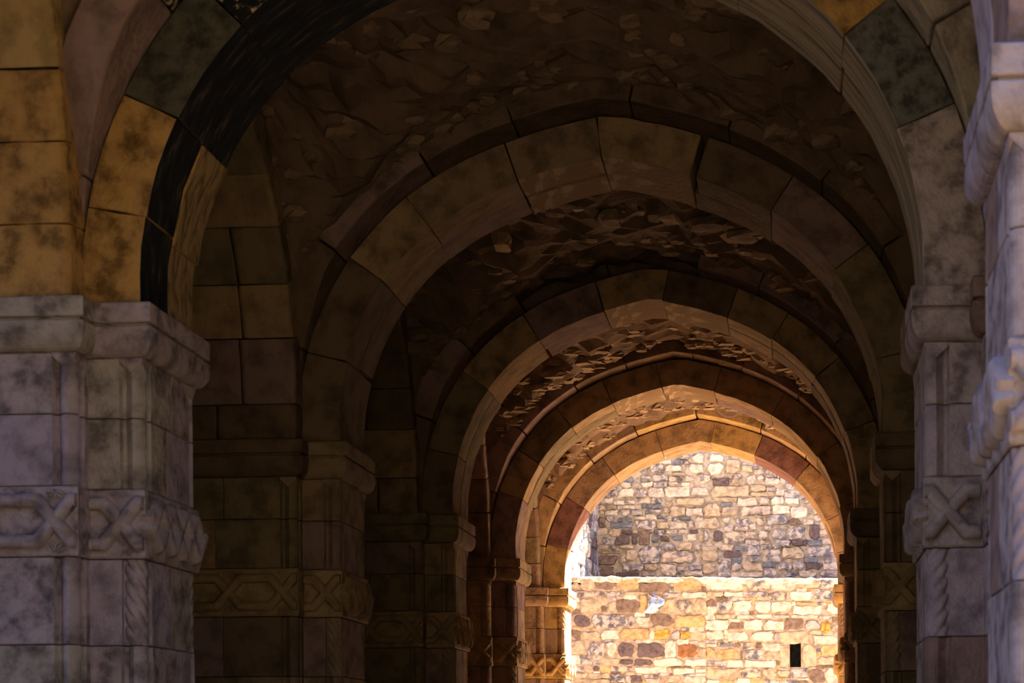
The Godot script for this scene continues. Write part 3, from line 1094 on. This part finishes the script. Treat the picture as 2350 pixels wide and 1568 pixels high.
const UP_STONES := [
	[-69,600,-53,608,"g"], [-49,595,-32,609,"w"], [-100,593,-81,600,"w"], [-80,593,-63,600,"s"], [-62,592,-54,599,"g"], [-91,582,-66,592,"w"], [-54,578,-32,593,"p"],
	[-116,580,-93,595,"x"], [-129,579,-118,588,"g"], [-112,567,-96,578,"g"], [-96,569,-86,580,"g"], [-81,575,-60,580,"t"], [-60,566,-46,574,"p"], [-130,567,-114,576,"g"],
	[-38,565,-31,577,"g"], [-160,558,-144,566,"p"], [-143,557,-131,566,"p"], [-128,559,-110,566,"w"], [-110,558,-87,566,"g"], [-86,560,-70,566,"p"], [-66,559,-54,565,"w"],
	[-164,543,-140,556,"w"], [-136,543,-120,555,"g"], [-118,542,-93,557,"p"], [-92,542,-52,559,"p"], [-179,546,-166,554,"g"], [-192,534,-172,544,"p"], [-171,532,-154,539,"w"],
	[-153,532,-138,538,"w"], [-128,525,-113,533,"s"], [-111,525,-96,533,"s"], [-91,528,-81,536,"t"], [-75,529,-32,541,"t"], [-195,524,-184,532,"t"], [-181,525,-167,531,"t"],
	[-166,525,-138,531,"p"], [-195,517,-186,524,"t"], [-185,516,-165,524,"w"], [-164,515,-147,525,"g"], [-145,515,-127,524,"g"], [-123,517,-114,523,"s"],
	[-112,517,-96,523,"g"], [-93,518,-85,526,"t"], [-84,513,-61,528,"t"], [-59,513,-33,525,"p"], [-199,498,-184,513,"b"], [-183,506,-170,516,"x"], [-177,496,-141,505,"s"],
	[-165,506,-143,513,"s"], [-140,509,-122,514,"w"], [-139,494,-106,508,"x"], [-105,494,-86,505,"t"], [-105,509,-94,515,"s"], [-93,506,-74,514,"x"], [-71,506,-52,512,"s"],
	[-84,494,-58,505,"p"], [-57,494,-48,505,"p"], [-46,492,-33,511,"p"], [-198,485,-181,497,"t"], [-179,483,-162,496,"t"], [-160,485,-143,494,"d"], [-142,487,-135,494,"t"],
	[-116,486,-108,493,"x"], [-108,484,-92,493,"x"], [-90,485,-73,492,"p"], [-72,486,-56,492,"p"], [-54,487,-41,492,"d"], [-188,471,-171,483,"x"], [-170,471,-146,485,"d"],
	[-145,471,-135,487,"d"], [-134,470,-117,493,"b"], [-114,473,-102,482,"s"], [-100,474,-86,483,"d"], [-82,476,-65,483,"s"], [-58,475,-43,485,"w"], [-40,473,-32,486,"t"],
	[-198,463,-178,470,"t"], [-177,463,-168,469,"g"], [-167,464,-140,470,"t"], [-102,461,-77,472,"g"], [-75,460,-50,472,"t"], [-48,460,-37,472,"p"], [-199,440,-166,455,"b"],
	[-164,442,-153,455,"t"], [-152,445,-134,463,"t"], [-133,441,-99,467,"x"], [-97,441,-46,459,"a"], [-192,457,-158,461,"t"], [-199,424,-171,437,"b"], [-169,422,-132,428,"d"],
	[-160,429,-147,440,"g"], [-146,429,-125,440,"g"], [-124,430,-104,441,"t"], [-129,422,-109,428,"g"], [-99,422,-75,439,"p"], [-74,423,-67,428,"g"], [-56,429,-35,438,"g"],
	[-63,420,-34,428,"p"], [-22,596,-1,607,"w"], [-25,577,-1,594,"w"], [2,578,25,598,"t"], [27,579,44,591,"t"], [-39,564,-21,576,"w"], [-19,559,8,570,"d"],
	[33,560,49,575,"p"], [11,562,27,569,"t"], [50,564,61,574,"p"], [62,559,84,570,"p"], [-21,542,38,558,"t"], [39,549,64,559,"t"], [-51,544,-23,557,"p"],
	[39,542,76,548,"t"], [78,543,92,553,"p"], [-19,534,19,541,"t"], [20,527,50,540,"p"], [53,528,69,541,"p"], [71,529,91,541,"w"], [93,528,114,538,"w"], [-32,512,-6,533,"t"],
	[-5,513,21,526,"t"], [22,512,70,526,"a"], [73,514,100,528,"w"], [101,508,126,525,"w"], [-37,493,-7,510,"t"], [-5,502,8,510,"p"], [18,496,37,508,"x"],
	[38,491,49,501,"p"], [64,497,95,513,"g"], [97,496,116,507,"b"], [121,497,136,506,"w"], [-34,474,-26,490,"x"], [-18,474,-3,491,"d"], [-1,469,31,488,"a"],
	[16,489,36,496,"p"], [51,476,66,488,"p"], [60,490,71,497,"p"], [72,476,94,492,"g"], [96,475,122,494,"x"], [130,475,144,496,"d"], [-36,442,-11,467,"t"],
	[-2,449,26,459,"d"], [34,450,54,467,"g"], [73,462,100,475,"g"], [102,465,126,474,"d"], [63,441,86,460,"g"], [88,444,121,463,"t"], [126,447,161,464,"g"],
	[36,441,53,448,"g"], [-34,424,-15,440,"t"], [-12,419,8,438,"g"], [11,427,24,439,"p"], [26,427,58,439,"t"], [23,418,58,425,"p"], [60,418,79,432,"g"], [81,428,102,440,"x"],
	[104,427,121,441,"g"], [123,428,148,439,"d"], [150,428,173,438,"p"], [90,417,110,425,"g"], [113,417,140,426,"p"], [145,417,173,426,"g"],
]

func rim(x: float) -> float:
	return 3.858 - 0.021 * (x + 0.18)

func _courtyard():
	var g := thing("floor_courtyard", "sunlit tan ground of the courtyard beyond the last arch", "ground", Vector3.ZERO, "", true)
	part("ground_slab", box_block(Vector3(-14, -0.5, -26.6), Vector3(14, -0.02, -22.2), 0.01, 0.0, 90.0), stone("earth"), g)
	part("side_ground", box_block(Vector3(4.0, -0.5, -22.2), Vector3(14, -0.02, -3.9), 0.01, 0.0, 90.0), stone("earth"), g)
	part("side_ground", box_block(Vector3(-14, -0.5, -22.2), Vector3(-4.0, -0.02, -3.9), 0.01, 0.0, 90.0), stone("grass"), g)
	# lower wall with its slit window
	var low := thing("wall_lower", "warm tan rubble wall of squared stones with a pale rim", "wall", Vector3.ZERO, "", true)
	var wx0 := 0.981; var wx1 := 1.131; var wy0 := 2.647; var wy1 := 2.985
	for b in [[-9.0, -0.5, wx0, 3.80], [wx1, -0.5, 9.0, 3.80], [wx0, -0.5, wx1, wy0], [wx0, wy1, wx1, 3.80]]:
		part("mortar_bed", box_block(Vector3(b[0], b[1], LOW_Z - 0.6), Vector3(b[2], b[3], LOW_Z), 0.0005, 0.0, 99.0), stone("mortar"), low)
	_rubble(low, LOW_STONES, Rect2(-2.2, 2.3, 4.1, 1.5), [Rect2(wx0 - 0.01, wy0 - 0.01, wx1 - wx0 + 0.02, wy1 - wy0 + 0.02), Rect2(-0.95, 3.4, 0.22, 0.25)], LOW_Z, ["rt", "rw", "rp", "ro", "rg", "rb"], 0.012, 0.03, 300)
	var lip := func(p: Vector3) -> Vector3:
		var x := lerpf(-6.0, 6.0, p.x)
		return Vector3(x, lerpf(rim(x) - 0.07, rim(x) + 0.012, p.y), lerpf(LOW_Z - 0.55, LOW_Z + 0.022, p.z))
	part("rim", block(lip, Vector3i(160, 1, 3), Vector3(0.0005, 0.3, 0.03), 0.025, 9.0), stone("rimlime"), low, "pale lime rim of the wall")
	_far_stones(low, [Rect2(-6, 0.0, 3.75, 3.8), Rect2(1.95, 0.0, 4.0, 3.8), Rect2(-2.25, 0.0, 4.2, 2.28)], LOW_Z)
	var win := thing("window_1", "small dark slit window low in the warm rubble wall", "window", Vector3.ZERO, "", true)
	part("reveal", box_block(Vector3(wx0 - 0.02, wy0 - 0.05, LOW_Z - 0.55), Vector3(wx1 + 0.02, wy0 + 0.003, LOW_Z - 0.05), 0.004, 0.0, 9.0), stone("mortar"), win)
	part("dark_room", box_block(Vector3(-1.9, 1.2, UP_Z + 0.2), Vector3(6, 1.3, LOW_Z - 0.6), 0.01, 0.0, 99.0), stone("brown"), win)
	var ter := thing("floor_terrace", "pale terrace floor on top of the lower rubble wall", "terrace", Vector3.ZERO, "", true)
	part("terrace_slab", box_block(Vector3(-9, 3.5, UP_Z - 0.1), Vector3(9, 3.79, LOW_Z - 0.05), 0.01, 0.0, 99.0), stone("earth"), ter)
	# upper wall and its return
	var up := thing("wall_upper", "grey-stained rough rubble wall rising behind the pale rim", "wall", Vector3.ZERO, "", true)
	part("mortar_bed", box_block(Vector3(-9, -0.5, UP_Z - 0.8), Vector3(9, 7.7, UP_Z), 0.001, 0.0, 99.0), stone("mortargrey"), up)
	_rubble(up, UP_STONES, Rect2(-2.0, 3.9, 3.9, 2.4), [Rect2(-0.42, 5.68, 0.10, 0.11)], UP_Z, ["rp", "rg", "rx", "rx", "ra", "rs"], 0.035, 0.085, 300)
	_far_stones(up, [Rect2(1.9, 3.8, 4, 3.8), Rect2(-2.0, 6.3, 3.9, 1.3)], UP_Z)
	var ret := thing("wall_return", "short grey rubble wall turning forward from the upper wall", "wall", Vector3.ZERO, "", true)
	part("mortar_bed", box_block(Vector3(-9, 3.8, UP_Z), Vector3(RETURN_X, 7.4, LOW_Z - 0.02), 0.001, 0.0, 99.0), stone("mortargrey"), ret)
	var y := 3.82
	while y < 7.2:
		var h := rng.randf_range(0.10, 0.26)
		var z := LOW_Z - 0.05
		while z > UP_Z + 0.1:
			var w := rng.randf_range(0.18, 0.5)
			var o := part("stone", _stone_mesh(-w, 0.0, 0.0, h, rng.randf_range(0.02, 0.06), 0.012), stone(pick(["rx", "rg", "rp", "rd", "rs", "rx"])), ret)
			o.transform = Transform3D(Basis(Vector3.UP, PI * 0.5), Vector3(RETURN_X, y, z))
			o.transform.origin.z = z - w
			z -= w
		y += h

# place the listed stones, then fill the gaps left between them
func _rubble(wall: Node3D, list: Array, area: Rect2, holes: Array, z: float, fill: Array, lo: float, hi: float, most: int):
	var nx := int(area.size.x * 100)
	var ny := int(area.size.y * 100)
	var used := PackedByteArray()
	used.resize(nx * ny)
	var ax := int(round(area.position.x * 100))
	var ay := int(round(area.position.y * 100))
	for hrect in holes:
		_mark(used, nx, ny, int(floor(hrect.position.x * 100)) - ax, int(floor(hrect.position.y * 100)) - ay, int(ceil(hrect.end.x * 100)) - ax, int(ceil(hrect.end.y * 100)) - ay)
	var count := 0
	for s in list:
		_mark(used, nx, ny, s[0] - ax, s[1] - ay, s[2] - ax, s[3] - ay)
		var o := part("stone", _stone_mesh(s[0] * 0.01, s[1] * 0.01, s[2] * 0.01, s[3] * 0.01, rng.randf_range(lo, hi), 0.02), stone("r" + s[4]), wall)
		o.position.z = z
		count += 1
	var st := SurfaceTool.new()
	for minimum in [[14, 8], [9, 6], [6, 5], [5, 3]]:
		var cy := 0
		while cy < ny - minimum[1]:
			var cx := 0
			while cx < nx - minimum[0]:
				if used[cy * nx + cx] == 0 and _free(used, nx, cx, cy, minimum[0], minimum[1]):
					var w: int = minimum[0]
					var h: int = minimum[1]
					var wmax := w + rng.randi_range(2, 12)
					while w < wmax and cx + w + 1 < nx and _free(used, nx, cx, cy, w + 1, h):
						w += 1
					var hmax := h + rng.randi_range(0, 5)
					while h < hmax and cy + h + 1 < ny and _free(used, nx, cx, cy, w, h + 1):
						h += 1
					_mark(used, nx, ny, cx, cy, cx + w, cy + h)
					if count < most:
						var o := part("stone", _stone_mesh((ax + cx) * 0.01, (ay + cy) * 0.01, (ax + cx + w) * 0.01, (ay + cy + h) * 0.01, rng.randf_range(lo * 0.4, hi * 0.7), 0.012), stone(pick(fill)), wall)
						o.position.z = z
						count += 1
					cx += w
				else:
					cx += 1
			cy += 1

func _mark(used: PackedByteArray, nx: int, ny: int, x0: int, y0: int, x1: int, y1: int):
	for yy in range(maxi(y0, 0), mini(y1, ny)):
		for xx in range(maxi(x0, 0), mini(x1, nx)):
			used[yy * nx + xx] = 1

func _free(used: PackedByteArray, nx: int, cx: int, cy: int, w: int, h: int) -> bool:
	for yy in range(cy, cy + h):
		for xx in range(cx, cx + w):
			if used[yy * nx + xx] != 0:
				return false
	return true

# a rough stone standing proud of the wall plane z = 0
func _stone_mesh(x0: float, y0: float, x1: float, y1: float, proud: float, jit: float) -> ArrayMesh:
	var st := SurfaceTool.new()
	st.begin(Mesh.PRIMITIVE_TRIANGLES)
	_add_stone(st, x0, y0, x1, y1, proud, jit, 0.0)
	st.generate_normals()
	return st.commit()

func _add_stone(st: SurfaceTool, x0: float, y0: float, x1: float, y1: float, proud: float, jit: float, z: float):
	var w := x1 - x0
	var h := y1 - y0
	var m := minf(w, h)
	var c := Vector2(x0 + w * 0.5, y0 + h * 0.5)
	var j := minf(jit, m * 0.18)
	var outline := PackedVector2Array()
	var cuts := []
	for k in 4:
		cuts.append(m * (rng.randf_range(0.08, 0.24) if rng.randf() < 0.6 else rng.randf_range(0.25, 0.45)))
	var cor := [Vector2(x0, y0), Vector2(x1, y0), Vector2(x1, y1), Vector2(x0, y1)]
	var dirs := [Vector2(1, 0), Vector2(0, 1), Vector2(-1, 0), Vector2(0, -1)]
	for k in 4:
		var p: Vector2 = cor[k]
		outline.append(p - dirs[(k + 3) % 4] * cuts[k])
		if cuts[k] < m * 0.3:
			outline.append(p + (dirs[k] - dirs[(k + 3) % 4]) * cuts[k] * 0.28)
		outline.append(p + dirs[k] * cuts[k])
		var q: Vector2 = cor[(k + 1) % 4]
		var n := maxi(1, int((q - p).length() / 0.12))
		for t in range(1, n + 1):
			outline.append((p + dirs[k] * cuts[k]).lerp(q - dirs[k] * cuts[(k + 1) % 4], float(t) / (n + 1)))
	var tilt := Vector2(rng.randf_range(-0.25, 0.25), rng.randf_range(-0.25, 0.25))
	var rings := [PackedVector3Array(), PackedVector3Array(), PackedVector3Array(), PackedVector3Array()]
	for p in outline:
		var q := p + Vector2(rng.randf_range(-j, j), rng.randf_range(-j, j)) * 0.8
		q = q.lerp(c, 0.02)
		var rel := q - c
		var inn := minf(0.012 / maxf(rel.length(), 0.01), 0.4)
		rings[0].append(Vector3(q.x, q.y, z - 0.03))
		rings[1].append(Vector3(q.x, q.y, z + proud * 0.55 + tilt.dot(rel) * 0.3))
		var q2 := c + rel * (1.0 - inn)
		rings[2].append(Vector3(q2.x, q2.y, z + proud * 0.95 + tilt.dot(rel) * 0.35 + rng.randf_range(-0.15, 0.15) * proud))
		var q3 := c + rel * 0.5
		rings[3].append(Vector3(q3.x, q3.y, z + proud * 1.1 + tilt.dot(rel) * 0.2 + rng.randf_range(-0.25, 0.25) * proud))
	var n2 := outline.size()
	st.set_smooth_group(-1)
	for r in 3:
		for k in n2:
			var kn := (k + 1) % n2
			_tri(st, rings[r][k], rings[r + 1][kn], rings[r][kn])
			_tri(st, rings[r][k], rings[r + 1][k], rings[r + 1][kn])
	var top := Vector3(c.x, c.y, z + proud * rng.randf_range(1.0, 1.35))
	for k in n2:
		_tri(st, rings[3][k], top, rings[3][(k + 1) % n2])

# stretches of wall that only a step to the side would show
func _far_stones(wall: Node3D, areas: Array, z: float):
	var st := SurfaceTool.new()
	st.begin(Mesh.PRIMITIVE_TRIANGLES)
	for a in areas:
		var y: float = a.position.y
		while y < a.end.y - 0.05:
			var h := minf(rng.randf_range(0.12, 0.26), a.end.y - y)
			var x: float = a.position.x
			while x < a.end.x - 0.05:
				var w := minf(rng.randf_range(0.15, 0.5), a.end.x - x)
				_add_stone(st, x + 0.01, y + 0.01, x + w - 0.01, y + h - 0.01, rng.randf_range(0.01, 0.04), 0.012, z)
				x += w
			y += h
	st.generate_normals()
	var o := part("outlying_stones", st.commit(), stone("rt" if z > -28.0 else "rg"), wall)
	o.set_meta("kind", "stuff")

# crumpled silver sheet wedged in a gap of the lower wall
func _foil():
	var pts := [[1085, 365], [1130, 375], [1200, 392], [1262, 420], [1312, 450], [1298, 515], [1232, 588], [1150, 634], [1092, 632], [1032, 626], [1078, 566], [1088, 500], [1082, 430]]
	var o := thing("crumpled_foil", "crumpled silver foil wedged in a gap of the warm rubble wall", "foil", Vector3(-0.845, 3.525, LOW_Z + 0.03))
	var r := RandomNumberGenerator.new()
	r.seed = 4
	var n := pts.size()
	var rings := []
	for k in [1.0, 0.72, 0.42]:
		var row := PackedVector3Array()
		for i in n:
			var x: float = (pts[i][0] - 1165) / 994.0
			var y: float = -(pts[i][1] - 500) / 994.0
			row.append(Vector3(x * k, y * k, r.randf_range(-0.02, 0.06) + 0.03 * (1.0 - k)))
		rings.append(row)
	for half in 2:
		var st := SurfaceTool.new()
		st.begin(Mesh.PRIMITIVE_TRIANGLES)
		st.set_smooth_group(-1)
		for q in 2:
			for i in n:
				var low: bool = pts[i][1] > 560
				if low != (half == 1):
					continue
				var j := (i + 1) % n
				_tri(st, rings[q][i], rings[q][j], rings[q + 1][j])
				_tri(st, rings[q][i], rings[q + 1][j], rings[q + 1][i])
		for i in n:
			if (pts[i][1] > 560) != (half == 1):
				continue
			_tri(st, rings[2][i], rings[2][(i + 1) % n], Vector3(0.01, 0, 0.05))
		st.generate_normals()
		var m := StandardMaterial3D.new()
		m.albedo_color = Color(0.78, 0.80, 0.84) if half == 0 else Color(0.80, 0.88, 0.93)
		m.metallic = 0.9 if half == 0 else 0.4
		m.roughness = 0.22 if half == 0 else 0.4
		m.cull_mode = BaseMaterial3D.CULL_DISABLED
		part("crumpled_sheet" if half == 0 else "folded_hem", st.commit(), m, o)
